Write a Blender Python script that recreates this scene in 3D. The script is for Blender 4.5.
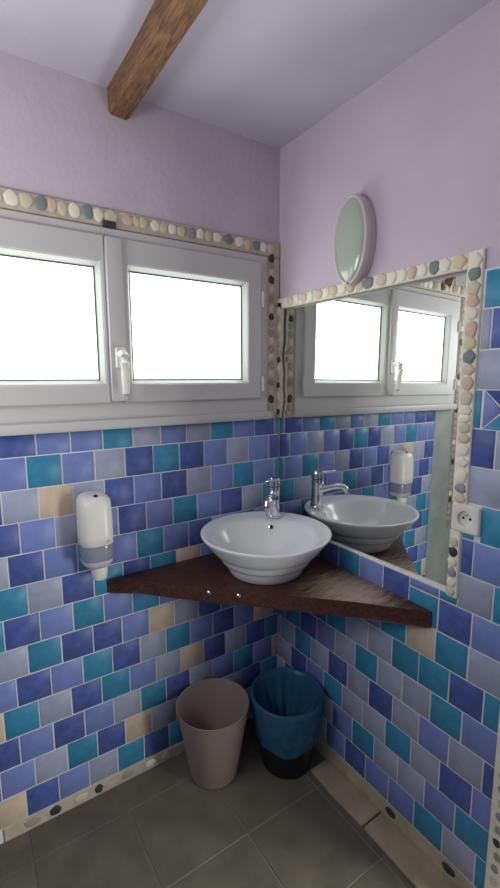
import bpy, bmesh, math, random
from mathutils import Vector, Matrix
random.seed(7)
for o in list(bpy.data.objects): bpy.data.objects.remove(o)
SC = bpy.context.scene
COL = SC.collection
PI = math.pi

# ------------------------------------------------------------------ camera
cam_d = bpy.data.cameras.new('camera'); cam = bpy.data.objects.new('camera', cam_d); COL.objects.link(cam)
cam_d.sensor_fit = 'VERTICAL'; cam_d.sensor_height = 24.0; cam_d.lens = 445.03 / 888 * 24.0
cam_d.clip_start = 0.02
YAW, PITCH, ROLL = 0.588442, -0.146155, -0.0033258
_f = Vector((math.sin(YAW)*math.cos(PITCH), math.cos(YAW)*math.cos(PITCH), math.sin(PITCH)))
_r = Vector((math.cos(YAW), -math.sin(YAW), 0)); _u = _r.cross(_f)
_r2 = math.cos(ROLL)*_r + math.sin(ROLL)*_u; _u2 = -math.sin(ROLL)*_r + math.cos(ROLL)*_u
_m = Matrix((_r2, _u2, -_f)).transposed().to_4x4(); _m.translation = Vector((-1.12674, -1.47492, 1.48019))
cam.matrix_world = _m
SC.camera = cam

# ------------------------------------------------------------------ light
world = bpy.data.worlds.new('World'); SC.world = world; world.use_nodes = True
world.node_tree.nodes['Background'].inputs[0].default_value = (0.75, 0.85, 1.0, 1)
world.node_tree.nodes['Background'].inputs[1].default_value = 0.4
PANE_STRENGTH = 3.5
def area_light(name, loc, direction, sx, sy, power, color):
    l = bpy.data.lights.new(name, 'AREA'); l.shape = 'RECTANGLE'; l.size = sx; l.size_y = sy
    l.energy = power; l.color = color
    o = bpy.data.objects.new(name, l); COL.objects.link(o); o.location = loc
    o.rotation_euler = Vector(direction).to_track_quat('-Z', 'Y').to_euler(); return o
# daylight coming in through the open doorway of the right wall
area_light('doorway_daylight', (0.32, -1.52, 0.60), (-1, 0.35, 0.0), 0.5, 0.95, 31, (0.98, 1.0, 0.93))
# added fill from the left, no window there; brightens the right wall
area_light('side_fill_light', (-1.70, -0.50, 1.66), (1, 0.0, 0.18), 0.6, 0.45, 6.8, (0.97, 1.0, 0.98))
SC.view_settings.view_transform = 'Standard'; SC.view_settings.look = 'None'
SC.view_settings.gamma = 1.0; SC.view_settings.use_curve_mapping = False
SC.view_settings.exposure = 0.15

# ------------------------------------------------------------------ helpers
def srgb(r, g, b):
    f = lambda c: (c/255/12.92) if c/255 <= 0.04045 else ((c/255+0.055)/1.055)**2.4
    return (f(r), f(g), f(b), 1)
def material(name, color, rough=0.5, metal=0.0, noise=0.0, nscale=20, bump=0.0, bscale=60, island=0.0, spec=0.5, coat=0.0, trans=0.0, alpha=1.0):
    m = bpy.data.materials.new(name); m.use_nodes = True
    nt = m.node_tree; b = nt.nodes['Principled BSDF']
    b.inputs['Roughness'].default_value = rough; b.inputs['Metallic'].default_value = metal
    b.inputs['Specular IOR Level'].default_value = spec; b.inputs['Coat Weight'].default_value = coat
    b.inputs['Transmission Weight'].default_value = trans; b.inputs['Alpha'].default_value = alpha
    b.inputs['Base Color'].default_value = color
    tc = nt.nodes.new('ShaderNodeTexCoord')
    if noise or island:
        n = nt.nodes.new('ShaderNodeTexNoise'); n.inputs['Scale'].default_value = nscale; n.inputs['Detail'].default_value = 5
        nt.links.new(tc.outputs['Object'], n.inputs['Vector'])
        mr = nt.nodes.new('ShaderNodeMapRange'); mr.inputs[1].default_value = 0.3; mr.inputs[2].default_value = 0.7
        mr.inputs[3].default_value = 1-noise; mr.inputs[4].default_value = 1+noise
        nt.links.new(n.outputs['Fac'], mr.inputs[0])
        val = mr.outputs[0]
        hsv = nt.nodes.new('ShaderNodeHueSaturation'); hsv.inputs['Color'].default_value = color
        if island:
            g = nt.nodes.new('ShaderNodeNewGeometry')
            m2 = nt.nodes.new('ShaderNodeMapRange'); m2.inputs[3].default_value = 1-island; m2.inputs[4].default_value = 1+island
            nt.links.new(g.outputs['Random Per Island'], m2.inputs[0])
            mu = nt.nodes.new('ShaderNodeMath'); mu.operation = 'MULTIPLY'
            nt.links.new(val, mu.inputs[0]); nt.links.new(m2.outputs[0], mu.inputs[1]); val = mu.outputs[0]
        nt.links.new(val, hsv.inputs['Value']); nt.links.new(hsv.outputs['Color'], b.inputs['Base Color'])
    if bump:
        n2 = nt.nodes.new('ShaderNodeTexNoise'); n2.inputs['Scale'].default_value = bscale; n2.inputs['Detail'].default_value = 4
        nt.links.new(tc.outputs['Object'], n2.inputs['Vector'])
        bp = nt.nodes.new('ShaderNodeBump'); bp.inputs['Strength'].default_value = bump; bp.inputs['Distance'].default_value = 0.004
        nt.links.new(n2.outputs['Fac'], bp.inputs['Height']); nt.links.new(bp.outputs['Normal'], b.inputs['Normal'])
    return m
def wood(name, c1, c2, axis, scale=1.0, rough=0.5, knots=False, worn=None):
    m = bpy.data.materials.new(name); m.use_nodes = True; nt = m.node_tree; b = nt.nodes['Principled BSDF']
    b.inputs['Roughness'].default_value = rough
    tc = nt.nodes.new('ShaderNodeTexCoord'); mp = nt.nodes.new('ShaderNodeMapping')
    mp.inputs['Rotation'].default_value = axis[1]; mp.inputs['Scale'].default_value = axis[0]
    nt.links.new(tc.outputs['Object'], mp.inputs[0])
    n = nt.nodes.new('ShaderNodeTexNoise'); n.inputs['Scale'].default_value = 14*scale; n.inputs['Detail'].default_value = 8; n.inputs['Distortion'].default_value = 0.6
    nt.links.new(mp.outputs[0], n.inputs['Vector'])
    cr = nt.nodes.new('ShaderNodeValToRGB'); cr.color_ramp.elements[0].position = 0.32; cr.color_ramp.elements[1].position = 0.7
    cr.color_ramp.elements[0].color = c1; cr.color_ramp.elements[1].color = c2
    nt.links.new(n.outputs['Fac'], cr.inputs[0]); out = cr.outputs[0]
    if knots:
        v = nt.nodes.new('ShaderNodeTexVoronoi'); v.inputs['Scale'].default_value = 7.5; v.inputs['Randomness'].default_value = 1.0
        nt.links.new(tc.outputs['Object'], v.inputs['Vector'])
        mr = nt.nodes.new('ShaderNodeMapRange'); mr.inputs[1].default_value = 0.10; mr.inputs[2].default_value = 0.17; mr.inputs[3].default_value = 0.25; mr.inputs[4].default_value = 1
        nt.links.new(v.outputs['Distance'], mr.inputs[0])
        mx = nt.nodes.new('ShaderNodeMix'); mx.data_type = 'RGBA'; mx.blend_type = 'MULTIPLY'; mx.inputs[0].default_value = 1
        nt.links.new(out, mx.inputs[6]); nt.links.new(mr.outputs[0], mx.inputs[7]); out = mx.outputs[2]
    if worn:
        # bleached bare patch where the varnish has gone, centred on worn[0], radius worn[1]
        vm = nt.nodes.new('ShaderNodeVectorMath'); vm.operation = 'DISTANCE'; vm.inputs[1].default_value = worn[0]
        nt.links.new(tc.outputs['Object'], vm.inputs[0])
        n3 = nt.nodes.new('ShaderNodeTexNoise'); n3.inputs['Scale'].default_value = 16; n3.inputs['Detail'].default_value = 6
        nt.links.new(mp.outputs[0], n3.inputs['Vector'])
        ad = nt.nodes.new('ShaderNodeMath'); ad.operation = 'MULTIPLY_ADD'; ad.inputs[1].default_value = 0.30
        nt.links.new(n3.outputs['Fac'], ad.inputs[0]); nt.links.new(vm.outputs['Value'], ad.inputs[2])
        mr = nt.nodes.new('ShaderNodeMapRange'); mr.inputs[1].default_value = worn[1]; mr.inputs[2].default_value = worn[1]+0.13; mr.inputs[3].default_value = 0.9; mr.inputs[4].default_value = 0
        nt.links.new(ad.outputs[0], mr.inputs[0])
        mx = nt.nodes.new('ShaderNodeMix'); mx.data_type = 'RGBA'
        gm = nt.nodes.new('ShaderNodeNewGeometry'); sx = nt.nodes.new('ShaderNodeSeparateXYZ'); nt.links.new(gm.outputs['True Normal'], sx.inputs[0])
        mm = nt.nodes.new('ShaderNodeMath'); mm.operation = 'MULTIPLY'; mm.use_clamp = True
        nt.links.new(mr.outputs[0], mm.inputs[0]); nt.links.new(sx.outputs['Z'], mm.inputs[1])
        nt.links.new(mm.outputs[0], mx.inputs[0]); nt.links.new(out, mx.inputs[6]); mx.inputs[7].default_value = worn[2]; out = mx.outputs[2]
    nt.links.new(out, b.inputs['Base Color'])
    bp = nt.nodes.new('ShaderNodeBump'); bp.inputs['Strength'].default_value = 0.35; bp.inputs['Distance'].default_value = 0.003
    nt.links.new(n.outputs['Fac'], bp.inputs['Height']); nt.links.new(bp.outputs['Normal'], b.inputs['Normal'])
    return m

def obj(name, bm, mats, parent=None, sharp=35, label=None, smooth=True):
    me = bpy.data.meshes.new(name)
    bmesh.ops.recalc_face_normals(bm, faces=bm.faces[:])
    if smooth:
        for f in bm.faces: f.smooth = True
        for e in bm.edges:
            if len(e.link_faces) == 2 and e.calc_face_angle(0) > math.radians(sharp): e.smooth = False
    bm.to_mesh(me); bm.free()
    for m in (mats if isinstance(mats, (list, tuple)) else [mats]): me.materials.append(m)
    o = bpy.data.objects.new(name, me); COL.objects.link(o)
    if parent is not None:
        o.parent = parent
        bpy.context.view_layer.update()
        o.matrix_parent_inverse = parent.matrix_world.inverted()
    if label: o['label'] = label
    return o
def empty(name, loc):
    o = bpy.data.objects.new(name, None); COL.objects.link(o); o.location = loc; o.empty_display_size = 0.05
    bpy.context.view_layer.update(); return o
def tag(o, label, cat, group=None):
    o['label'] = label; o['category'] = cat
    if group: o['group'] = group
    return o
def struct(o): o['kind'] = 'structure'; return o
def box(bm, x0, x1, y0, y1, z0, z1, bevel=0.0, seg=2, mi=0):
    r = bmesh.ops.create_cube(bm, size=1)
    vs = r['verts']
    for v in vs:
        v.co = Vector(((x0+x1)/2 + v.co.x*(x1-x0), (y0+y1)/2 + v.co.y*(y1-y0), (z0+z1)/2 + v.co.z*(z1-z0)))
    fs = list({f for v in vs for f in v.link_faces})
    for f in fs: f.material_index = mi
    if bevel:
        es = list({e for v in vs for e in v.link_edges})
        bmesh.ops.bevel(bm, geom=es, offset=bevel, segments=seg, affect='EDGES', profile=0.5)
    return bm
def BM(): return bmesh.new()
def rings(bm, ring_list, close_start=False, close_end=False, cyclic=True):
    """skin a list of rings (lists of Vectors of equal length)"""
    R = [[bm.verts.new(p) for p in r] for r in ring_list]
    n = len(R[0])
    for a, b in zip(R, R[1:]):
        for i in range(n if cyclic else n-1):
            j = (i+1) % n
            bm.faces.new((a[i], a[j], b[j], b[i]))
    if close_start: bm.faces.new(R[0][::-1])
    if close_end: bm.faces.new(R[-1])
    return R
def circle(c, ax, ay, rx, ry, n):
    return [Vector(c) + ax*rx*math.cos(2*PI*i/n) + ay*ry*math.sin(2*PI*i/n) for i in range(n)]
X, Y, Z = Vector((1,0,0)), Vector((0,1,0)), Vector((0,0,1))
def lathe(bm, cx, cy, prof, n=64, cap0=True, cap1=True):
    return rings(bm, [circle((cx, cy, z), X, Y, r, r, n) for r, z in prof], cap0, cap1)
def tube(bm, pts, radii, n=16, flat=1.0, up=Z):
    pts = [Vector(p) for p in pts]; rs = []
    for i, p in enumerate(pts):
        d = (pts[min(i+1, len(pts)-1)] - pts[max(i-1, 0)]).normalized()
        a = d.cross(up)
        if a.length < 1e-4: a = d.cross(X)
        a.normalize(); b = a.cross(d).normalized()
        rs.append(circle(p, a, b, radii[i], radii[i]*flat, n))
    return rings(bm, rs, True, True)
def prism(bm, poly, z0, z1, bevel=0.0):
    a = [bm.verts.new((x, y, z0)) for x, y in poly]; b = [bm.verts.new((x, y, z1)) for x, y in poly]
    n = len(poly); fs = [bm.faces.new(a[::-1]), bm.faces.new(b)]
    for i in range(n): fs.append(bm.faces.new((a[i], a[(i+1) % n], b[(i+1) % n], b[i])))
    if bevel:
        es = list({e for f in fs for e in f.edges})
        bmesh.ops.bevel(bm, geom=es, offset=bevel, segments=2, affect='EDGES', profile=0.5)
    return bm

# ------------------------------------------------------------------ materials
M_LILAC = material('lilac_plaster', srgb(200, 188, 200), 0.9, noise=0.05, nscale=5, bump=0.5, bscale=45, spec=0.2)
M_CEIL = material('ceiling_plaster', srgb(200, 194, 210), 0.95, noise=0.04, nscale=4, bump=0.35, bscale=30, spec=0.2)
M_PLAIN = material('pale_plaster', srgb(168, 163, 166), 0.95, noise=0.05, nscale=4, spec=0.2)
M_PANEL = material('grey_render', srgb(150, 155, 150), 0.6, noise=0.16, nscale=7, bump=0.1, bscale=12)
M_GROUT = material('grout', srgb(222, 220, 218), 0.9, noise=0.08, nscale=40)
M_MORTAR = material('mortar', srgb(186, 176, 160), 0.9, noise=0.12, nscale=45, bump=0.5, bscale=90)
M_MORTARG = material('grey_mortar', srgb(140, 132, 122), 0.9, noise=0.12, nscale=45, bump=0.5, bscale=90)
M_ADDED_WAINSCOT = material('added_dark_wainscot', srgb(86, 92, 122), 0.45, noise=0.25, nscale=9)  # unseen wall facing, added dark to cut bounce onto the right wall
M_MORTARW = material('white_mortar', srgb(228, 224, 208), 0.9, noise=0.08, nscale=45, bump=0.5, bscale=90)
M_FGROUT = material('floor_grout', srgb(140, 133, 124), 0.9, noise=0.1, nscale=30)
M_FTILE = material('slate_floor_tile', srgb(108, 102, 88), 0.6, noise=0.22, nscale=9, bump=0.5, bscale=30, island=0.06)
M_STONE = material('limestone', srgb(172, 158, 132), 0.8, noise=0.16, nscale=14, bump=0.4, bscale=35)
TILE = {
 'D': material('tile_dark_blue', srgb(78, 94, 158), 0.42, noise=0.20, nscale=38, bump=0.14, bscale=45, island=0.10, spec=0.35),
 'P': material('tile_periwinkle', srgb(118, 134, 192), 0.42, noise=0.07, nscale=30, bump=0.14, bscale=45, island=0.08, spec=0.35),
 'L': material('tile_lavender_grey', srgb(158, 165, 188), 0.42, noise=0.07, nscale=30, bump=0.14, bscale=45, island=0.08, spec=0.35),
 'T': material('tile_teal', srgb(60, 136, 172), 0.42, noise=0.12, nscale=34, bump=0.14, bscale=45, island=0.10, spec=0.35),
 'B': material('tile_beige', srgb(206, 186, 164), 0.36, noise=0.08, nscale=30, bump=0.14, bscale=45, island=0.05, spec=0.35)}
TKEYS = 'DPLTB'
M_PVC = material('white_pvc', srgb(196, 193, 192), 0.42, spec=0.35)
M_BEAD = material('white_glazing_bead', srgb(190, 194, 190), 0.4)
M_RUBBER = material('dark_gasket', srgb(70, 72, 74), 0.6)
M_CERAMIC = material('white_ceramic', srgb(228, 230, 231), 0.24, coat=0.25)
M_CHROME = material('chrome', (0.75, 0.76, 0.78, 1), 0.10, metal=1.0)
M_STEEL = material('screw_steel', (0.7, 0.68, 0.64, 1), 0.25, metal=1.0)
M_BLACK = material('black_plastic', srgb(22, 22, 24), 0.45)
M_DARK = material('dark_hole', srgb(16, 16, 18), 0.8)
M_WHITEPL = material('white_plastic', srgb(226, 222, 216), 0.35)
M_SMOKE = material('smoky_translucent_plastic', srgb(140, 142, 160), 0.15, spec=0.6)
M_CUP = material('frosted_lilac_plastic', srgb(196, 190, 206), 0.3)
M_GREYMARK = material('grey_emboss', srgb(176, 172, 166), 0.4)
M_TAUPE = material('taupe_plastic', srgb(150, 132, 124), 0.5, noise=0.03, nscale=10)
M_MIRROR = material('mirror_silver', (0.88, 0.91, 0.88, 1), 0.0, metal=1.0)
M_EDGE = material('polished_glass_edge', (0.92, 0.94, 0.95, 1), 0.18, metal=0.7)
M_LAMPBODY = material('lamp_body_white', srgb(206, 196, 198), 0.4)
M_LAMPGLASS = material('frosted_lamp_glass', srgb(168, 180, 168), 0.16, coat=0.6)
def pane_material():
    m = bpy.data.materials.new('frosted_pane_daylight'); m.use_nodes = True; nt = m.node_tree
    nt.nodes.remove(nt.nodes['Principled BSDF']); out = nt.nodes['Material Output']
    e = nt.nodes.new('ShaderNodeEmission'); e.inputs[0].default_value = (0.97, 1.0, 0.97, 1); e.inputs[1].default_value = PANE_STRENGTH
    nt.links.new(e.outputs[0], out.inputs[0]); return m
M_PANE = pane_material()
def bag_material():
    m = bpy.data.materials.new('blue_bag_film'); m.use_nodes = True; nt = m.node_tree
    b = nt.nodes['Principled BSDF']; b.inputs['Base Color'].default_value = srgb(84, 152, 196); b.inputs['Roughness'].default_value = 0.28
    t = nt.nodes.new('ShaderNodeBsdfTransparent'); t.inputs[0].default_value = srgb(120, 170, 205)
    mx = nt.nodes.new('ShaderNodeMixShader'); mx.inputs[0].default_value = 0.6
    nt.links.new(b.outputs[0], mx.inputs[1]); nt.links.new(t.outputs[0], mx.inputs[2])
    nt.links.new(mx.outputs[0], nt.nodes['Material Output'].inputs[0]); return m
M_BAG = bag_material()
M_SHELF = wood('dark_stained_wood', srgb(48, 26, 20), srgb(94, 55, 42), ((1.2, 9, 9), (0, 0, math.radians(-46))), 1.0, 0.48,
               worn=((-0.105, -0.53, 0.803), 0.20, srgb(176, 156, 132)))
M_BEAM = wood('beam_wood', srgb(82, 54, 36), srgb(154, 112, 74), ((10, 1.2, 10), (0, 0, 0)), 1.2, 0.6, knots=True)
PEB = {
 'w': material('pebble_white', srgb(230, 224, 206), 0.7, noise=0.10, nscale=60),
 'c': material('pebble_cream', srgb(206, 194, 168), 0.7, noise=0.12, nscale=60),
 'y': material('pebble_yellow', srgb(212, 199, 162), 0.7, noise=0.12, nscale=60),
 'p': material('pebble_peach', srgb(210, 180, 164), 0.7, noise=0.12, nscale=60),
 'g': material('pebble_blue_grey', srgb(122, 132, 133), 0.65, noise=0.18, nscale=60),
 'k': material('pebble_charcoal', srgb(52, 54, 62), 0.6, noise=0.15, nscale=60),
 'm': material('pebble_mauve', srgb(152, 146, 152), 0.65, noise=0.18, nscale=60),
 't': material('pebble_taupe', srgb(160, 149, 136), 0.7, noise=0.15, nscale=60)}

# ------------------------------------------------------------------ the room
ROOM_X, ROOM_Y, CEIL = -1.75, -2.55, 2.35
DOOR_Y0, DOOR_Y1, DOOR_Z = -1.98, -1.06, 2.06
def slab(name, parts, mat, parent=None):
    bm = BM()
    for p in parts: box(bm, *p)
    return obj(name, bm, mat, parent, smooth=False)
# window opening: x -1.28..-0.055, z 1.345..1.945
WX0, WX1, WZ0, WZ1 = -1.28, -0.068, 1.343, 1.945
wall_left = struct(slab('wall_left', [(ROOM_X-0.12, WX0, 0, 0.14, 0, CEIL), (WX1, 0.14, 0, 0.14, 0, CEIL),
                               (WX0, WX1, 0, 0.14, 0, WZ0), (WX0, WX1, 0, 0.14, WZ1, CEIL)], M_LILAC))
wall_right = struct(slab('wall_right', [(0, 0.14, DOOR_Y1, -0.80, 0, CEIL), (0, 0.14, -0.80, 0.0, 0, 0.8745), (0, 0.14, -0.80, 0.0, 1.757, CEIL), (0.03, 0.14, -0.80, 0.0, 0.8745, 1.757), (0, 0.14, ROOM_Y-0.12, DOOR_Y0, 0, CEIL),
                                 (0, 0.14, DOOR_Y0, DOOR_Y1, DOOR_Z, CEIL)], M_LILAC))
wb = struct(slab('wall_back', [(ROOM_X, 0.0, ROOM_Y-0.12, ROOM_Y, 0, CEIL)], M_PLAIN)); slab('added_wainscot', [(ROOM_X, 0.0, ROOM_Y, ROOM_Y+0.006, 0, 1.3)], M_ADDED_WAINSCOT, wb)  # out-of-view slab added to keep the lower right wall darker
ws = struct(slab('wall_side', [(ROOM_X-0.12, ROOM_X, ROOM_Y-0.12, 0.0, 0, CEIL)], M_PLAIN)); slab('added_wainscot', [(ROOM_X, ROOM_X+0.006, ROOM_Y, -0.006, 0, 1.3)], M_ADDED_WAINSCOT, ws)  # second added slab, soaks up bounced light on the side wall
struct(slab('ceiling', [(ROOM_X-0.12, 0.14, ROOM_Y-0.12, 0.14, CEIL, CEIL+0.1)], M_CEIL))
# bare rendered strip beyond the tiles, seen in the mirror
slab('rendered_panel', [(ROOM_X, -1.118, -0.006, 0.0, 0, 1.315), (ROOM_X, -1.225, -0.006, 0.0, 1.315, CEIL)], M_PANEL, wall_left)['label'] = 'grey smooth render beyond the tiles'

# floor: grout bed + slate tiles
floor = struct(slab('floor', [(ROOM_X-0.12, 0.5, ROOM_Y-0.12, 0.0, -0.08, -0.003)], M_FGROUT))
bm = BM()
for i in range(-7, 3):
    for j in range(-9, 2):
        x0, x1 = -0.135 + 0.3*i, -0.135 + 0.3*(i+1); y0, y1 = -0.126 + 0.295*(j-1), -0.126 + 0.295*j
        x0, x1 = max(x0, ROOM_X), min(x1, 0.0 if y1 > DOOR_Y1-0.2 else 0.12); y0, y1 = max(y0, ROOM_Y), min(y1, 0.0)
        if x1-x0 < 0.01 or y1-y0 < 0.01: continue
        g = 0.0022
        box(bm, x0+g, x1-g, y0+g, y1-g, -0.02, 0.0 - random.random()*0.0006, 0.0012, 1)
obj('floor_tiling', bm, M_FTILE, floor, label='grey green slate floor tiles')

# ---- tiles
H, W = 0.1, 0.1005
Z1 = 1.2498                     # first horizontal grout line under the window
def zl(k): return Z1 - (k-1)*H
ROWS_A = {
 1: (0.0785, 'TDPLPTLPD' + 'DPPTLPLTPDT'), 2: (0.04807, 'LTPTPPDP' + 'PTPLDTDPLPD'), 3: (0.07529, 'TPLTPLTDP' + 'DLBLDPDLPTPT'),
 4: (0.01602, 'TPLTDPTP' + 'DPLPDPTPDLT'), 5: (0.07727, 'PTLDPTD' + 'LDPTPTPDLTPD'), 6: (0.02399, 'PLTDPLP' + 'TLDTDTBPDLT'),
 7: (0.05246, 'LDPLPDP' + 'TDPTPTPLDPBT'), 8: (0.01106, 'DTPLDPT' + 'LTDDPBLDTPL'), 9: (0.07321, 'TLPDLTD' + 'PDPTDLTPDPBP'),
 10: (0.03054, 'LPTDPLP' + 'BTLDTPLBDLDT'), 11: (0.06818, 'PLTDPTL' + 'DPDPLTDLPTPB'), 12: (0.00557, 'TPDLPTP' + 'DPLTDBLDPLDT'),
 13: (0.07301, 'DLPTPLD' + 'BDPLTDTPDLTP')}
ROWS_B = {  # from the corner outwards (towards the door)
 7: (0.0336, 'LDTPLPTBTLTD'), 8: (0.0837, 'DPTDTLLTTDTLP'), 9: (0.0377, 'PTDPLTLTPDPLT'), 10: (0.0709, 'LLTLDLDLPLDTP'),
 11: (0.0951, 'LDPTLLTLDPTL'), 12: (0.0395, 'LDLLPTLLPTPLD'), 13: (0.0723, 'PDTLPDPPTLTPD')}
# row 9 of the right wall: P T D P L T L T P ... (corner first)
ROWS_B[9] = (0.0377, 'PTDPLTLLTPDPL'); ROWS_B[8] = (0.0837, 'DPTDTLLTTDTLP')
def tile(bm, to3, a0, a1, z0, z1, key, gap=0.0019):
    """one glazed tile with a soft raised edge; to3(a, depth, z) places it on its wall"""
    j = lambda s: random.uniform(-s, s)
    a0 += gap + j(0.0005); a1 -= gap + j(0.0005); z0 += gap + j(0.0005); z1 -= gap + j(0.0005)
    if a1-a0 < 0.004 or z1-z0 < 0.004: return
    q = [(a0, z0), (a1, z0), (a1, z1), (a0, z1)]
    tilt = [0.0062 + j(0.0004) for _ in range(4)]; ins = 0.0018
    cx, cz = (a0+a1)/2, (z0+z1)/2
    r0 = [bm.verts.new(to3(a, 0.0, z)) for a, z in q]
    r1 = [bm.verts.new(to3(a, 0.0046, z)) for a, z in q]
    r2 = [bm.verts.new(to3(a - math.copysign(ins, a-cx), t, z - math.copysign(ins, z-cz))) for (a, z), t in zip(q, tilt)]
    mi = TKEYS.index(key)
    fs = []
    for u, v in ((r0, r1), (r1, r2)):
        for i in range(4): fs.append(bm.faces.new((u[i], u[(i+1) % 4], v[(i+1) % 4], v[i])))
    fs.append(bm.faces.new(r2))
    for f in fs: f.material_index = mi
def poly_tile(bm, to3, pts, key):
    c = Vector((sum(p[0] for p in pts)/len(pts), sum(p[1] for p in pts)/len(pts)))
    sh = lambda p, d: tuple(Vector(p) + (c-Vector(p)).normalized()*d)
    r0 = [bm.verts.new(to3(p[0], 0.0, p[1])) for p in (sh(p, 0.003) for p in pts)]
    r1 = [bm.verts.new(to3(p[0], 0.0046, p[1])) for p in (sh(p, 0.003) for p in pts)]
    r2 = [bm.verts.new(to3(p[0], 0.0062, p[1])) for p in (sh(p, 0.006) for p in pts)]
    n = len(pts); fs = []
    for u, v in ((r0, r1), (r1, r2)):
        for i in range(n): fs.append(bm.faces.new((u[i], u[(i+1) % n], v[(i+1) % n], v[i])))
    fs.append(bm.faces.new(r2))
    for f in fs: f.material_index = TKEYS.index(key)
toA = lambda a, d, z: (a, -d, z)
toB = lambda a, d, z: (-d, a, z)
TILE_MATS = [TILE[k] for k in TKEYS]
XL = -1.118
bm = BM()
for k, (off, s) in ROWS_A.items():
    z1 = 1.318 if k == 1 else zl(k-1); z0 = zl(k)
    n = len(s)
    # last letter of the row sits against the corner
    edges = [off - W*i for i in range(1, n+1)]          # left edges of tiles from the corner outwards
    last = edges[0]
    hi = 0.0
    idx = n-1
    e = last
    if e > -0.006: e -= W
    while hi > XL and idx >= 0:
        tile(bm, toA, max(e, XL), hi, z0, z1, s[idx]); hi = e; e -= W; idx -= 1
tile(bm, toA, XL, -1.12+0.0, 0, 0.05, 'D') if XL < -1.12 else None
obj('tile_cladding', bm, TILE_MATS, wall_left, sharp=60, label='hand glazed square tiles in blues, teal and beige')
slab('grout_bed', [(XL, -0.003, -0.0042, 0.0, 0.0, 1.318)], M_GROUT, wall_left)

bm = BM()
YE = -0.965
for k, (off, s) in ROWS_B.items():
    z1, z0 = zl(k-1), zl(k)
    hi = 0.0; e = off - W
    if e > -0.006: e -= W
    i = 0
    while hi > YE:
        tile(bm, toB, max(e, YE), hi, z0, z1, s[i]); hi = e; e -= W; i += 1
# row 6 and the splash row standing on the shelf, cut at the mirror's lower edge
MB_Z = 0.8785
cols = [(-0.070, 0.0, 'P'), (-0.1705, -0.070, 'L'), (-0.271, -0.1705, 'P'), (-0.3715, -0.271, 'D'), (-0.472, -0.3715, 'T'), (-0.5725, -0.472, 'P'), (-0.673, -0.5725, 'D')]
for a, b, c in cols: tile(bm, toB, a, b, zl(6), MB_Z, c)
for a, b, c in [(-0.7735, -0.673, 'T'), (-0.874, -0.7735, 'D'), (YE, -0.874, 'P')]: tile(bm, toB, a, b, zl(6), zl(5), c)
for a, b, c in [(-0.7735, -0.673, 'P'), (-0.829, -0.7735, 'T')]: tile(bm, toB, a, b, zl(5), MB_Z, c)
# right of the mirror
for a, b, z0, z1, c in [
  (-0.925, -0.829, zl(5), zl(4), 'L'), (YE, -0.925, zl(5), zl(4), 'T'),
  (-0.864, -0.829, zl(4), zl(3), 'D'), (YE, -0.864, zl(4), zl(3), 'P'),
  (-0.864, -0.829, zl(3), 1.066, 'T'), (YE, -0.878, zl(3), zl(2), 'T'),
  (-0.945, -0.835, zl(2), zl(1), 'L'), (YE, -0.945, zl(2), zl(1), 'P'),
  (-0.900, -0.836, zl(1), zl(0), 'D'), (YE, -0.900, zl(1), zl(0), 'L'),
  (-0.859, -0.839, zl(0), zl(-1), 'T'),
  (YE, -0.840, zl(-1), zl(-2), 'L'),
  (-0.868, -0.842, zl(-2), zl(-3), 'L'), (YE, -0.868, zl(-2), zl(-3), 'D'),
  (YE, -0.845, zl(-3), 1.742, 'T')]:
    tile(bm, toB, a, b, z0, z1, c)
za, zb = zl(0), zl(-1); yl, yr = -0.862, YE; cy, cz = (yl+yr)/2, (za+zb)/2
poly_tile(bm, toB, [(yl, za), (yl, zb), (cy, cz)], 'P'); poly_tile(bm, toB, [(yl, zb), (yr, zb), (cy, cz)], 'D')
poly_tile(bm, toB, [(yl, za), (cy, cz), (yr, za)], 'T'); poly_tile(bm, toB, [(yr, za), (cy, cz), (yr, zb)], 'L')
obj('tile_cladding', bm, TILE_MATS, wall_right, sharp=60, label='hand glazed square tiles with one tile cut into triangles')
slab('grout_bed', [(-0.0042, 0.0, YE, 0.0, 0.0, MB_Z), (-0.0042, 0.0, YE, -0.80, MB_Z, 1.745)], M_GROUT, wall_right)

# skirtings: mortar band with a few stones under the tiles, stone kerb along the right wall
bm = BM(); box(bm, -1.105, 0.0, -0.009, 0.0, 0.0, 0.049, 0.003, 1)
base_l = struct(obj('baseboard_left', bm, M_MORTAR))
bm = BM()
rings(bm, [[Vector((0, y, 0.0)), Vector((-0.022, y, 0.0)), Vector((-0.020, y, 0.016)), Vector((-0.007, y, 0.047)), Vector((0, y, 0.049))] for y in (-0.965, -0.7, -0.4, -0.2, 0.0)], True, True)
base_r = struct(obj('baseboard_right', bm, M_STONE, sharp=20))
for i, (y0, y1) in enumerate([(-0.618, -0.360), (-1.06, -0.624)]):
    bm = BM(); prism(bm, [(-0.012, y0), (-0.012, y1), (-0.112, y1), (-0.116, (y0+y1)/2), (-0.112, y0)], 0.0, 0.014, 0.004)
    obj('kerb_slab', bm, M_STONE, base_r)

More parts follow.
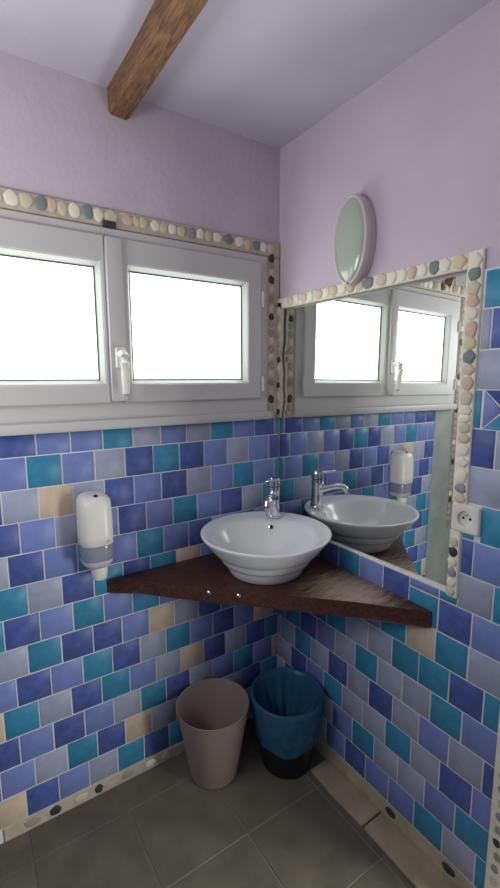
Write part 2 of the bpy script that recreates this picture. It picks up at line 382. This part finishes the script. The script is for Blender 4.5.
# ------------------------------------------------------------------ pebbles
def pebble_mesh(key, shape, cache={}):
    if (key, shape) in cache: return cache[(key, shape)]
    rnd = random.Random(shape*17+3)
    bm = BM(); bmesh.ops.create_icosphere(bm, subdivisions=3, radius=0.5)
    k = [(rnd.uniform(-1, 1), rnd.uniform(-1, 1), rnd.uniform(0, 6.28)) for _ in range(4)]
    for v in bm.verts:
        c = v.co.copy(); a = math.atan2(c.y, c.x)
        f = 1 + sum(0.055*math.sin((n+2)*a + k[n][2])*k[n][0] for n in range(4))
        sq = 0.82
        z = math.copysign(abs(c.z*2)**sq/2, c.z)
        r = math.hypot(c.x, c.y); rr = (min(1, r*2)**0.75)/2 if r > 0 else 0
        s = (rr/r*f) if r > 1e-6 else 1
        v.co = Vector((c.x*s, c.y*s, z))
    for f in bm.faces: f.smooth = True
    me = bpy.data.meshes.new('pebble'); bm.to_mesh(me); bm.free(); me.materials.append(PEB[key])
    cache[(key, shape)] = me; return me
def add_pebble(parent, pos, normal, w, h, t, key, spin=0.0):
    """w along the wall, h vertical, t thickness along the wall normal"""
    o = bpy.data.objects.new('pebble', pebble_mesh(key, random.randrange(6))); COL.objects.link(o)
    if normal == 'A': R = Matrix(((1,0,0),(0,0,-1),(0,1,0)))
    else: R = Matrix(((0,0,-1),(-1,0,0),(0,1,0)))
    S = Matrix.Diagonal((w, h, t*0.62)); 
    m = (R @ Matrix.Rotation(spin, 3, 'Z') @ S).to_4x4(); m.translation = Vector(pos)
    o.parent = parent; o.matrix_parent_inverse = parent.matrix_world.inverted(); o.matrix_world = m
    return o
def strip(bm, wall, a0, a1, z0, z1, d):
    if wall == 'A': box(bm, a0, a1, -d, 0, z0, z1, 0.003, 1)
    else: box(bm, -d, 0, a0, a1, z0, z1, 0.003, 1)
R_ = random.Random(5)
# window, top border
b1 = tag(empty('pebble_border', (-0.65, 0, 1.975)), 'mortared row of pale pebbles along the top of the window', 'pebble border')
bm = BM(); strip(bm, 'A', -1.335, -0.004, 1.949, 2.003, 0.010); obj('mortar', bm, M_MORTAR, b1)
topA = [(-0.943,'w'),(-0.905,'c'),(-0.867,'g'),(-0.837,'p'),(-0.81,'c'),(-0.776,'w'),(-0.736,'g'),(-0.706,'w'),(-0.666,'c'),(-0.612,'p'),(-0.586,'c'),(-0.563,'c'),(-0.521,'w'),(-0.493,'c'),(-0.461,'w'),(-0.428,'c'),(-0.39,'m'),(-0.355,'w'),(-0.323,'c'),(-0.287,'w'),(-0.241,'g'),(-0.193,'w'),(-0.158,'c'),(-0.117,'g'),(-0.085,'w'),(-0.05,'c'),
        (-0.985,'w'),(-1.022,'m'),(-1.06,'c'),(-1.098,'k'),(-1.136,'c'),(-1.172,'p'),(-1.21,'t'),(-1.25,'c'),(-1.29,'t')]
topA.sort()
for i, (u, k) in enumerate(topA):
    l = topA[i-1][0] if i else u-0.036; r = topA[i+1][0] if i+1 < len(topA) else u+0.036
    w = min(0.042, max(0.024, (r-l)/2*0.95)); big = 1 if u < -0.64 else 0.8
    add_pebble(b1, (u, -0.010, 1.979 + R_.uniform(-0.002, 0.002)), 'A', w, 0.042*big, 0.018, k, R_.uniform(-0.2, 0.2))
bm = BM(); box(bm, -0.694, -0.655, -0.022, 0, 1.946, 1.964, 0.002, 1); obj('slate_chip', bm, PEB['k'], b1, label='flat dark slate chip at the lower edge')
# window, right column
b2 = tag(empty('pebble_border', (-0.03, 0, 1.65)), 'narrow pebble column with dark stones between window and corner', 'pebble border')
bm = BM(); strip(bm, 'A', -0.067, -0.004, 1.318, 1.948, 0.008); obj('mortar', bm, M_MORTAR, b2)
for z, k, h in [(1.943,'k',.034),(1.915,'t',.02),(1.893,'c',.022),(1.862,'k',.032),(1.826,'c',.03),(1.79,'t',.03),(1.753,'c',.03),(1.722,'k',.026),(1.692,'t',.024),(1.66,'m',.03),(1.628,'c',.026),(1.596,'t',.03),(1.565,'c',.024),(1.532,'m',.032),(1.498,'c',.026),(1.466,'t',.03),(1.43,'c',.03),(1.397,'k',.036),(1.36,'t',.03),(1.332,'c',.02)]:
    add_pebble(b2, (-0.044, -0.008, z), 'A', 0.027, h, 0.014, k, R_.uniform(-0.3, 0.3))
# corner strip on the right wall
b3 = tag(empty('pebble_border', (0, -0.02, 1.55)), 'narrow strip of small pebbles in the corner at the left edge of the mirror', 'pebble border')
bm = BM(); n = 24
rings(bm, [[Vector((0.0, 0.0, z)), Vector((-0.012, 0.0, z)), Vector((-0.012, -0.026 - 0.004*math.sin(z*23) - 0.003*math.sin(z*51), z)), Vector((0.0, -0.029 - 0.004*math.sin(z*23) - 0.003*math.sin(z*51), z))] for z in [1.322 + (1.778-1.322)*i/n for i in range(n+1)]], True, True)
obj('mortar', bm, M_MORTAR, b3)
for z, k in [(1.75,'c'),(1.715,'t'),(1.68,'c'),(1.648,'t'),(1.614,'m'),(1.585,'t'),(1.555,'k'),(1.522,'c'),(1.488,'t'),(1.453,'k'),(1.415,'p'),(1.38,'t'),(1.345,'k')]:
    add_pebble(b3, (-0.012, -0.015, z), 'B', 0.02, 0.026, 0.012, k, R_.uniform(-0.3, 0.3))
# mirror, top border
b4 = tag(empty('pebble_border', (0, -0.42, 1.775)), 'row of cream and peach pebbles along the top of the mirror', 'pebble border')
bm = BM(); strip(bm, 'B', -0.800, -0.002, 1.753, 1.793, 0.012); obj('mortar', bm, M_MORTARW, b4)
ytop = [-0.058,-0.089,-0.124,-0.165,-0.203,-0.246,-0.286,-0.321,-0.363,-0.399,-0.438,-0.475,-0.526,-0.566,-0.602,-0.635,-0.668,-0.705,-0.737,-0.777]
ktop = 'w c w c w c w c w p c g c w w p w g w y'.split()
for i, (y, k) in enumerate(zip(ytop, ktop)):
    l = ytop[i-1] if i else y+0.036; r = ytop[i+1] if i+1 < len(ytop) else y-0.044
    add_pebble(b4, (-0.012, y, 1.775), 'B', min(0.042, (l-r)/2*0.96), 0.036, 0.02, k, R_.uniform(-0.2, 0.2))
# mirror, right border
b5 = tag(empty('pebble_border', (0, -0.815, 1.3)), 'tall column of mixed pebbles down the right edge of the mirror', 'pebble border')
bm = BM(); strip(bm, 'B', -0.840, -0.797, 1.145, 1.795, 0.011); strip(bm, 'B', -0.829, -0.797, 0.872, 1.068, 0.011); obj('mortar', bm, M_MORTARW, b5)
right = [(1.768,'w',.040),(1.738,'g',.034),(1.704,'c',.036),(1.672,'p',.034),(1.641,'w',.032),(1.602,'p',.044),(1.568,'y',.034),(1.533,'g',.036),(1.501,'c',.030),(1.466,'p',.036),(1.428,'c',.038),(1.396,'w',.028),(1.374,'w',.022),(1.349,'c',.028),(1.321,'c',.026),(1.29,'w',.030),(1.258,'w',.026),(1.22,'w',.042),(1.187,'m',.024),(1.16,'c',.026),
         (1.034,'y',.026),(1.005,'k',.028),(0.976,'w',.026),(0.946,'m',.028),(0.916,'w',.026),(0.889,'c',.024)]
for z, k, h in right:
    y = -0.8195 if z > 1.1 else -0.811
    add_pebble(b5, (-0.011, y, z), 'B', 0.034 if z > 1.1 else 0.026, h, 0.02, k, R_.uniform(-0.25, 0.25))
# left column beyond the window (seen in the mirror)
b6 = tag(empty('pebble_border', (-1.30, 0, 1.4)), 'pebble column left of the window, visible only in the mirror', 'pebble border')
bm = BM(); strip(bm, 'A', -1.345, -1.290, 0.60, 1.948, 0.010); obj('mortar', bm, M_MORTARG, b6)
for i in range(34):
    z = 1.93 - i*0.0385
    add_pebble(b6, (-1.316, -0.010, z), 'A', 0.032, 0.034, 0.016, 'ttmtctktmttkctmtktttmcttktmttckt'[i % 32], R_.uniform(-0.3, 0.3))
# stones set in the skirting
for u, k, w in [(-0.949,'k',.038),(-0.804,'k',.028),(-0.867,'c',.05),(-1.02,'t',.05),(-0.70,'t',.045),(-0.609,'w',.04),(-0.55,'c',.03)]:
    add_pebble(base_l, (u, -0.009, 0.028), 'A', w, 0.034 if k == 'k' else 0.028, 0.014, k)
for y in (-0.652, -0.864):
    add_pebble(base_r, (-0.014, y, 0.031), 'B', 0.042, 0.026, 0.016, 'k')
# door jamb with pebble facing at the end of the right wall
bm = BM(); box(bm, -0.016, 0.142, DOOR_Y1, -0.967, 0.0, 2.1, 0.003, 1)
jamb = struct(obj('trim_1', bm, M_MORTARW))
for i in range(26):
    add_pebble(jamb, (-0.016, -0.992 + R_.uniform(-0.004, 0.004), 0.05 + i*0.04), 'B', 0.020, 0.024, 0.010, 'tmcmtk'[i % 6])

# ------------------------------------------------------------------ window
win = struct(empty('window_1', ((WX0+WX1)/2, 0, WZ0)))
def frame(bm, x0, x1, z0, z1, w, y0, y1, bev=0.003):
    """rectangular ring with mitred look, as one mesh"""
    o = [(x0, z0), (x1, z0), (x1, z1), (x0, z1)]; i = [(x0+w[0], z0+w[2]), (x1-w[1], z0+w[2]), (x1-w[1], z1-w[3]), (x0+w[0], z1-w[3])]
    V = lambda p, y: bm.verts.new((p[0], y, p[1]))
    c = bev
    ro_b = [V(p, y1) for p in o]; ro_f = [V(p, y0+c) for p in o]
    sg = lambda p: (math.copysign(c, (x0+x1)/2-p[0]), math.copysign(c, (z0+z1)/2-p[1]))
    ro_c = [V((p[0]+sg(p)[0], p[1]+sg(p)[1]), y0) for p in o]
    ri_c = [V((p[0]-sg(p)[0], p[1]-sg(p)[1]), y0) for p in i]
    ri_f = [V(p, y0+c) for p in i]; ri_b = [V(p, y1) for p in i]
    L = [ro_b, ro_f, ro_c, ri_c, ri_f, ri_b, ro_b]
    for a, b in zip(L, L[1:]):
        for k in range(4): bm.faces.new((a[k], a[(k+1) % 4], b[(k+1) % 4], b[k]))
bm = BM(); frame(bm, WX0, WX1, WZ0, WZ1, (0.05, 0.05, 0.07, 0.045), -0.014, 0.07)
obj('frame', bm, M_PVC, win)
def sash(x0, x1, z0, z1, gx0, gx1, gz0, gz1, yf):
    s = empty('sash', ((x0+x1)/2, 0, z0)); s.parent = win; s.matrix_parent_inverse = win.matrix_world.inverted()
    bpy.context.view_layer.update()
    return s
GZ0, GZ1 = 1.476, 1.826
for (x0, x1, gx0, gx1) in [(-1.243, -0.697, -1.157, -0.724), (-0.655, -0.105, -0.615, -0.180)]:
    bm = BM(); frame(bm, x0, x1, 1.402, 1.918, (gx0-x0-0.012, x1-gx1-0.012, GZ0-1.402-0.012, 1.918-GZ1-0.012), -0.028, 0.05, 0.004)
    s = obj('sash', bm, M_PVC, win)
    bm = BM()   # sloped glazing bead
    V = lambda x, y, z: bm.verts.new((x, y, z))
    a = [V(*p) for p in ((gx0-0.012, -0.0255, GZ0-0.012), (gx1+0.012, -0.0255, GZ0-0.012), (gx1+0.012, -0.0255, GZ1+0.012), (gx0-0.012, -0.0255, GZ1+0.012))]
    b = [V(*p) for p in ((gx0, -0.004, GZ0), (gx1, -0.004, GZ0), (gx1, -0.004, GZ1), (gx0, -0.004, GZ1))]
    c = [V(*p) for p in ((gx0-0.012, 0.02, GZ0-0.012), (gx1+0.012, 0.02, GZ0-0.012), (gx1+0.012, 0.02, GZ1+0.012), (gx0-0.012, 0.02, GZ1+0.012))]
    for k in range(4):
        bm.faces.new((a[k], a[(k+1) % 4], b[(k+1) % 4], b[k])); bm.faces.new((b[k], b[(k+1) % 4], c[(k+1) % 4], c[k]))
        bm.faces.new((c[k], c[(k+1) % 4], a[(k+1) % 4], a[k]))
    obj('glazing_bead', bm, M_BEAD, s, smooth=False)
    bm = BM(); frame(bm, gx0-0.002, gx1+0.002, GZ0-0.002, GZ1+0.002, (0.006, 0.006, 0.006, 0.006), -0.004, 0.006, 0.001); obj('gasket', bm, M_RUBBER, s, smooth=False)
    bm = BM(); box(bm, gx0-0.004, gx1+0.004, 0.002, 0.008, GZ0-0.004, GZ1+0.004); obj('pane', bm, M_PANE, s, smooth=False, label='frosted glass pane bright with daylight')
bm = BM(); box(bm, -0.697, -0.645, -0.040, -0.026, 1.408, 1.912, 0.004, 2); obj('centre_post', bm, M_PVC, win)
bm = BM(); box(bm, WX0-0.004, WX1+0.010, -0.034, 0, 1.318, 1.350, 0.006, 2); obj('sill', bm, M_PVC, win)
for z in (1.46, 1.78):
    bm = BM(); tube(bm, [(-0.099, -0.030, z-0.03), (-0.099, -0.030, z+0.03)], [0.007, 0.007], 12); obj('hinge_cover', bm, M_PVC, win)
    bm = BM(); tube(bm, [(-1.250, -0.030, z-0.03), (-1.250, -0.030, z+0.03)], [0.007, 0.007], 12); obj('hinge_cover', bm, M_PVC, win)
# handle
bm = BM(); box(bm, -0.684, -0.654, -0.052, -0.040, 1.512, 1.580, 0.006, 3); hd = obj('handle', bm, M_WHITEPL, win, label='white lever handle hanging down')
bm = BM(); tube(bm, [(-0.669, -0.050, 1.558), (-0.669, -0.072, 1.560), (-0.669, -0.086, 1.550), (-0.668, -0.089, 1.53), (-0.667, -0.085, 1.50), (-0.666, -0.082, 1.46), (-0.666, -0.080, 1.434), (-0.666, -0.080, 1.428)],
     [0.012, 0.012, 0.014, 0.0145, 0.013, 0.012, 0.011, 0.006], 16); obj('lever', bm, M_WHITEPL, hd)

# ------------------------------------------------------------------ mirror
# the pane sits in a shallow recess and leans a little out of the wall's plane
def mx_(y, z): return -0.005 - 0.0122*y + 0.007*z
mir = tag(empty('wall_mirror', (0.0, -0.40, MB_Z)), 'large frameless wall mirror reflecting the window and the basin', 'mirror')
def leaning_slab(bm, y0, y1, z0, z1, d0, d1):
    q = [(y0, z0), (y1, z0), (y1, z1), (y0, z1)]
    a = [bm.verts.new((mx_(y, z)+d0, y, z)) for y, z in q]; b = [bm.verts.new((mx_(y, z)+d1, y, z)) for y, z in q]
    bm.faces.new(a); bm.faces.new(b[::-1])
    for k in range(4): bm.faces.new((a[k], a[(k+1) % 4], b[(k+1) % 4], b[k]))
bm = BM(); leaning_slab(bm, -0.7945, -0.001, 0.876, 1.7565, 0.0, 0.006); obj('glass', bm, M_MIRROR, mir, smooth=False)
bm = BM(); prism(bm, [(-0.0046, -0.001), (-0.0046, -0.798), (mx_(-0.798, 0.879)+0.001, -0.798), (mx_(-0.001, 0.879)+0.001, -0.001)], 0.8745, 0.8800); obj('grout_lip', bm, M_GROUT, wall_right, smooth=False)
bm = BM(); leaning_slab(bm, -0.7985, -0.7945, 0.876, 1.7565, -0.0008, 0.0065); obj('polished_edge', bm, M_EDGE, mir)

# ------------------------------------------------------------------ beam
bm = BM()
secs = []
rb = random.Random(3)
for i in range(15):
    y = -0.02 - i*(2.5/14) if i else 0.0
    j = lambda s=0.0025: rb.uniform(-s, s)
    secs.append([Vector((-0.657+j(), y, 2.35)), Vector((-0.657+j(), y, 2.288+j())), Vector((-0.651+j(), y, 2.279+j())), Vector((-0.602+j(), y, 2.279+j())), Vector((-0.595+j(), y, 2.285+j())), Vector((-0.594+j(), y, 2.35))])
rings(bm, secs, True, True)
tag(obj('ceiling_beam', bm, M_BEAM), 'rough knotty brown wooden beam under the ceiling', 'beam')

bm = BM(); tube(bm, [(-1.135, -0.016, 1.99), (-1.175, -0.016, 2.06)], [0.022, 0.022], 4); tag(obj('wooden_batten', bm, M_BEAM, smooth=False), 'short slanting brown wooden piece above the window, seen only in the mirror', 'batten')

# ------------------------------------------------------------------ corner shelf
SH0, SH1 = 0.752, 0.803
bm = BM(); prism(bm, [(-0.007, -0.007), (-0.7395, -0.007), (-0.665, -0.054), (-0.6197, -0.1023), (-0.537, -0.194), (-0.463, -0.277), (-0.4058, -0.3337), (-0.2914, -0.4474), (-0.153, -0.591), (-0.022, -0.743), (-0.015, -0.7565), (-0.007, -0.7575), (-0.007, -0.72)], SH0, SH1, 0.003)
shelf = tag(obj('corner_shelf', bm, M_SHELF), 'thick dark wooden triangular corner shelf with a worn pale right end', 'shelf')
for x, y in [(-0.479, -0.259), (-0.409, -0.3305)]:
    bm = BM(); d = Vector((-0.70, -0.71, 0)).normalized(); c = Vector((x, y, 0.787)) - d*0.004
    tube(bm, [c, c+d*0.006, c+d*0.0085], [0.0065, 0.0065, 0.003], 16); obj('screw', bm, M_STEEL, shelf, label='small shiny screw in the front edge')

# ------------------------------------------------------------------ basin
BX, BY, BZ = -0.2395, -0.2445, SH1
basin = tag(empty('washbasin', (BX, BY, BZ)), 'round white ceramic washbasin with stepped outer wall on the wooden corner shelf', 'washbasin')
bm = BM(); n = 96
outer = [(0.05, 0.0), (0.1245, 0.0), (0.129, 0.003), (0.138, 0.022), (0.1435, 0.036), (0.145, 0.039), (0.155, 0.041), (0.1605, 0.050), (0.169, 0.066), (0.1705, 0.070), (0.179, 0.072), (0.190, 0.084), (0.208, 0.106), (0.2225, 0.124), (0.2275, 0.130), (0.2293, 0.1335), (0.2285, 0.137), (0.225, 0.1385), (0.220, 0.1372)]
R0 = [circle((BX, BY, BZ+z*1.05), X, Y, r*1.005, r*1.005, n) for r, z in outer]
dv = Vector((-0.7, -0.72, 0)).normalized()
inner = [(0.006, 0.211, 0.134), (0.020, 0.194, 0.130), (0.026, 0.186, 0.124), (0.028, 0.178, 0.113), (0.027, 0.164, 0.088), (0.023, 0.140, 0.058), (0.018, 0.105, 0.036), (0.012, 0.066, 0.027), (0.01, 0.030, 0.023), (0.01, 0.022, 0.022)]
for off, r, z in inner: R0.append(circle(Vector((BX, BY, BZ+z*1.05)) + dv*off, X, Y, r, r, n))
rings(bm, R0, True, True)
obj('bowl', bm, M_CERAMIC, basin, sharp=50)
dc = Vector((BX, BY, BZ+0.0225)) + dv*0.01
bm = BM(); rings(bm, [circle(dc + Z*z, X, Y, r, r, 32) for r, z in [(0.022, 0.0), (0.024, 0.003), (0.018, 0.005), (0.012, 0.002)]], True, True); obj('drain', bm, M_CHROME, basin)
# overflow hole on the back wall of the bowl
oc = Vector((BX, BY, BZ+0.108)) + dv*0.0280 - dv*0.1715
nn = (dv + Z*0.45).normalized(); ax = nn.cross(Z).normalized(); ay = nn.cross(ax)
bm = BM(); rings(bm, [circle(oc + nn*z, ax, ay, r, r, 24) for r, z in [(0.0095, -0.006), (0.0095, 0.003), (0.0072, 0.0035), (0.0065, 0.001)]], True, False); ov = obj('overflow_ring', bm, M_CHROME, basin)
bm = BM(); rings(bm, [circle(oc + nn*z, ax, ay, r, r, 24) for r, z in [(0.0068, -0.004), (0.0068, 0.0015)]], True, True); obj('overflow_hole', bm, M_DARK, ov)

# ------------------------------------------------------------------ faucet
FX, FY, FZ = -0.1125, -0.1185, BZ+0.1425
fa = tag(empty('faucet', (FX, FY, FZ)), 'chrome single lever mixer tap on the back ledge of the basin', 'faucet')
fl = lambda prof: lathe(BMcur, FX, FY, [(r, FZ+z) for r, z in prof], 36)
BMcur = bm = BM(); fl([(0.029, -0.001), (0.030, 0.004), (0.0285, 0.008)]); obj('base_ring', bm, M_CHROME, fa)
BMcur = bm = BM(); fl([(0.0285, 0.007), (0.0275, 0.022), (0.0245, 0.05), (0.0235, 0.075), (0.0255, 0.098), (0.0262, 0.112), (0.025, 0.120)]); body = obj('body', bm, M_CHROME, fa)
sd = Vector((-0.74, -0.67, 0)).normalized()
c0 = Vector((FX, FY, FZ+0.078))
bm = BM(); tube(bm, [c0, c0 + sd*0.02 + Z*0.001, c0 + sd*0.05 + Z*0.008, c0 + sd*0.080 + Z*0.014, c0 + sd*0.103 + Z*0.014, c0 + sd*0.116 + Z*0.006, c0 + sd*0.121 - Z*0.006], [0.024, 0.0205, 0.0155, 0.0135, 0.014, 0.014, 0.0125], 20, flat=0.85); sp = obj('spout', bm, M_CHROME, fa)
t0 = c0 + sd*0.121 - Z*0.006
bm = BM(); lathe(bm, t0.x, t0.y, [(0.0115, t0.z-0.012), (0.012, t0.z-0.004), (0.0115, t0.z)], 20); obj('aerator', bm, M_STEEL, sp)
BMcur = bm = BM(); fl([(0.024, 0.121), (0.0268, 0.123), (0.0268, 0.144), (0.0235, 0.154), (0.012, 0.158)]); cap = obj('lever_cap', bm, M_CHROME, fa)
c1 = Vector((FX, FY, FZ+0.148))
ld = Vector((-0.86, -0.5, 0)).normalized()
bm = BM(); tube(bm, [c1, c1 + ld*0.025 + Z*0.001, c1 + ld*0.050 + Z*0.003, c1 + ld*0.072 + Z*0.006, c1 + ld*0.078 + Z*0.007], [0.010, 0.0075, 0.0055, 0.0048, 0.003], 14, flat=0.6); obj('lever', bm, M_CHROME, cap)

# ------------------------------------------------------------------ soap dispenser
dis = tag(empty('soap_dispenser', (-0.768, 0, 0.96)), 'white wall mounted soap dispenser with smoky window above the shelf\'s left end', 'soap dispenser')
def rrect(x0, x1, y0, y1, z, r, n=8):
    pts = []
    for cx, cy, a0 in ((x1-r, y1-r*0.3, 0), (x0+r, y1-r*0.3, PI/2), (x0+r, y0+r, PI), (x1-r, y0+r, 1.5*PI)):
        for i in range(n+1):
            a = a0 + PI/2*i/n; ry = r*0.3 if a0 < PI else r
            pts.append(Vector((cx + r*math.cos(a), cy + ry*math.sin(a), z)))
    return pts
DX0, DX1 = -0.8255, -0.726
bm = BM()
rs = []
for t, i_, dep in [(0.956, 0.002, 0.090), (0.959, 0.0, 0.094), (0.99, 0.0, 0.095), (1.05, 0.0005, 0.094), (1.087, 0.0015, 0.091), (1.102, 0.004, 0.087), (1.110, 0.009, 0.080), (1.115, 0.017, 0.070), (1.1175, 0.028, 0.056), (1.118, 0.036, 0.044)]:
    rs.append(rrect(DX0+i_, DX1-i_, -dep-0.006, -0.006, t, min(0.034 - max(0, i_-0.009)*0.6, (DX1-DX0)/2-i_-0.001)))
rings(bm, rs, True, True); obj('cover', bm, M_WHITEPL, dis, sharp=70)
bm = BM(); rings(bm, [rrect(DX0+0.002+i, DX1-0.002-i, -0.090-0.006+d, -0.006, z, 0.034) for z, i, d in [(0.905, 0.001, 0.003), (0.912, 0.0, 0.0), (0.9555, 0.0, 0.0)]], True, True); obj('level_window', bm, M_SMOKE, dis, label='smoky translucent level window')
bm = BM(); rings(bm, [rrect(DX0+i, DX1-i, -0.092-0.006+d, -0.006, z, max(0.014, 0.034-i*0.5)) for z, i, d in [(0.879, 0.022, 0.024), (0.884, 0.012, 0.012), (0.894, 0.004, 0.004), (0.9055, 0.003, 0.002)]], True, True); obj('lower_rim', bm, M_CUP, dis, label='pale lilac lower rim')
bm = BM(); lathe(bm, -0.773, -0.060, [(0.021, 0.838), (0.0225, 0.841), (0.0262, 0.868), (0.027, 0.881)], 32); obj('nozzle', bm, M_WHITEPL, dis)
nl = Vector((0, -0.30, 0.954)); cl = Vector((-0.776, -0.0735, 1.1158)); bm = BM(); rings(bm, [circle(cl + nl*q, X, Vector((0, 0.954, 0.30)), 0.0068, 0.0068, 24) for q in (-0.006, 0.0016)], True, True); obj('lock_hole', bm, M_DARK, dis, label='small black lock hole on top')
bm = BM(); box(bm, -0.757, -0.745, -0.1018, -0.098, 0.968, 0.974, 0.001, 1); obj('emboss', bm, M_GREYMARK, dis, label='tiny grey embossed mark')

# ------------------------------------------------------------------ socket
so = tag(empty('power_socket', (-0.005, -0.836, 1.106)), 'white square wall socket with round recess beside the mirror', 'power socket')
bm = BM(); yc, zc = -0.8405, 1.107
ANG = [2*PI*i/64 for i in range(64)]
def sq(h, x, e=0.16): return [Vector((x, yc + h*math.copysign(abs(math.cos(a))**e, math.cos(a)), zc + h*math.copysign(abs(math.sin(a))**e, math.sin(a)))) for a in ANG]
def rc(r, x): return [Vector((x, yc + r*math.cos(a), zc + r*math.sin(a))) for a in ANG]
rings(bm, [sq(0.0395, -0.004), sq(0.0395, -0.012), sq(0.036, -0.0165), sq(0.031, -0.0168), rc(0.0235, -0.0172), rc(0.0215, -0.0165), rc(0.020, -0.0046)], True, False)
pl = obj('plate', bm, M_WHITEPL, so)
bm = BM(); rings(bm, [rc(0.0205, -0.0062), rc(0.0205, -0.0046)], True, True); ins = obj('recess', bm, M_WHITEPL, so)
for y, z in ((yc+0.0095, zc), (yc-0.0095, zc)):
    bm = BM(); tube(bm, [(-0.0058, y, z), (-0.0070, y, z)], [0.0036, 0.0036], 14); obj('contact_hole', bm, M_DARK, ins)
bm = BM(); tube(bm, [(-0.006, yc, zc+0.010), (-0.0145, yc, zc+0.010), (-0.016, yc, zc+0.010)], [0.0026, 0.0026, 0.0015], 12); obj('earth_pin', bm, M_STEEL, ins)

# ------------------------------------------------------------------ lamp
la = tag(empty('wall_lamp', (0, -0.415, 1.910)), 'oval bulkhead wall lamp with frosted glass above the mirror', 'wall lamp')
LY, LZ = -0.4195, 1.910
ell = lambda x, s, n=64, dy=0: circle((x, LY+dy, LZ), Y, Z, 0.072*s, 0.137*s + (0.072*0.0), n)
def ello(x, off): return circle((x, LY, LZ), Y, Z, 0.072+off, 0.137+off, 64)
bm = BM(); rings(bm, [ello(0, -0.003), ello(-0.010, -0.001), ello(-0.014, -0.0025), ello(-0.018, 0.0), ello(-0.036, 0.0), ello(-0.044, -0.003), ello(-0.047, -0.009), ello(-0.043, -0.013)], True, True); obj('body', bm, M_LAMPBODY, la)
bm = BM(); rings(bm, [circle((-0.042-0.016*math.sin(t), LY, LZ), Y, Z, 0.0595*math.cos(t)+0.0005, 0.1245*math.cos(t)+0.0005, 64) for t in [i*PI/2/12 for i in range(13)]], True, True); obj('glass_dome', bm, M_LAMPGLASS, la, label='frosted greenish glass dome')
bm = BM(); tube(bm, [(-0.040, LY, LZ-0.1305), (-0.0485, LY, LZ-0.1305)], [0.003, 0.0025], 12); obj('screw', bm, M_DARK, la)

# ------------------------------------------------------------------ bins
GX, GY = -0.4095, -0.1445
bm = BM(); prof = [(0.05, 0.001), (0.084, 0.001), (0.0885, 0.004), (0.1352, 0.280), (0.1362, 0.2835), (0.1345, 0.2845), (0.1325, 0.2825), (0.087, 0.012), (0.082, 0.008)]
lathe(bm, GX, GY, prof, 72)
tag(obj('waste_bin', bm, M_TAUPE, sharp=45), 'empty taupe plastic waste bin on the floor left of the black bin', 'waste bin')
KX, KY = -0.1500, -0.262
bm = BM(); prof = [(0.05, 0.001), (0.092, 0.001), (0.0955, 0.005), (0.1325, 0.286), (0.1335, 0.289), (0.1315, 0.290), (0.130, 0.286), (0.0935, 0.010), (0.088, 0.007)]
lathe(bm, KX, KY, prof, 72)
tag(obj('waste_bin', bm, M_BLACK, sharp=45), 'black plastic waste bin with a blue bag folded over its rim', 'waste bin')
# bag: outer fold, over the rim, down inside with creases
bm = BM(); n = 140; RR = []
rbg = random.Random(11); ph = [rbg.uniform(0, 6.28) for _ in range(12)]
def rad(z): return 0.0955 + (0.1335-0.0955)*(z/0.289)
path = [('o', 0.118, 0.0040), ('o', 0.122, 0.0052), ('o', 0.140, 0.0062), ('o', 0.158, 0.0048), ('o', 0.166, 0.0080), ('o', 0.178, 0.0065), ('o', 0.20, 0.0058), ('o', 0.212, 0.0078), ('o', 0.222, 0.0062), ('o', 0.25, 0.0060), ('o', 0.275, 0.0064), ('o', 0.292, 0.0060), ('t', 0.298, 0.0015), ('i', 0.292, -0.0060), ('i', 0.265, -0.010), ('i', 0.22, -0.020), ('i', 0.16, -0.030), ('i', 0.09, -0.040), ('i', 0.05, -0.060)]
for kind, z, off in path:
    ring = []
    for i in range(n):
        a = 2*PI*i/n
        wv = 0.0024*math.sin(5*a+ph[0]+z*40) + 0.0018*math.sin(11*a+ph[1]-z*70) + 0.0012*math.sin(19*a+ph[2]+z*60)
        if kind == 'o':
            r = rad(z) + off + abs(wv)*(0.5 if z > 0.27 else 1.2)
            zz = z + (0.006*math.sin(2*a+ph[3]) + 0.003*math.sin(5*a+ph[4]) if z < 0.2 else 0.004*math.sin(2*a+ph[5])*(z < 0.26))
        elif kind == 't': r = rad(z) + off; zz = z + 0.002*math.sin(6*a+ph[6])
        else:
            amp = (0.292-z)*0.09
            r = rad(z) + off - amp*(0.55+0.45*math.sin(9*a+ph[7])) + amp*0.35*math.sin(17*a+ph[8]); zz = z
        ring.append(Vector((KX + r*math.cos(a), KY + r*math.sin(a), zz)))
    RR.append(ring)
rings(bm, RR, False, True)
tag(obj('bin_liner', bm, M_BAG, sharp=80), 'blue translucent plastic bag folded over the rim of the black bin', 'bin bag')
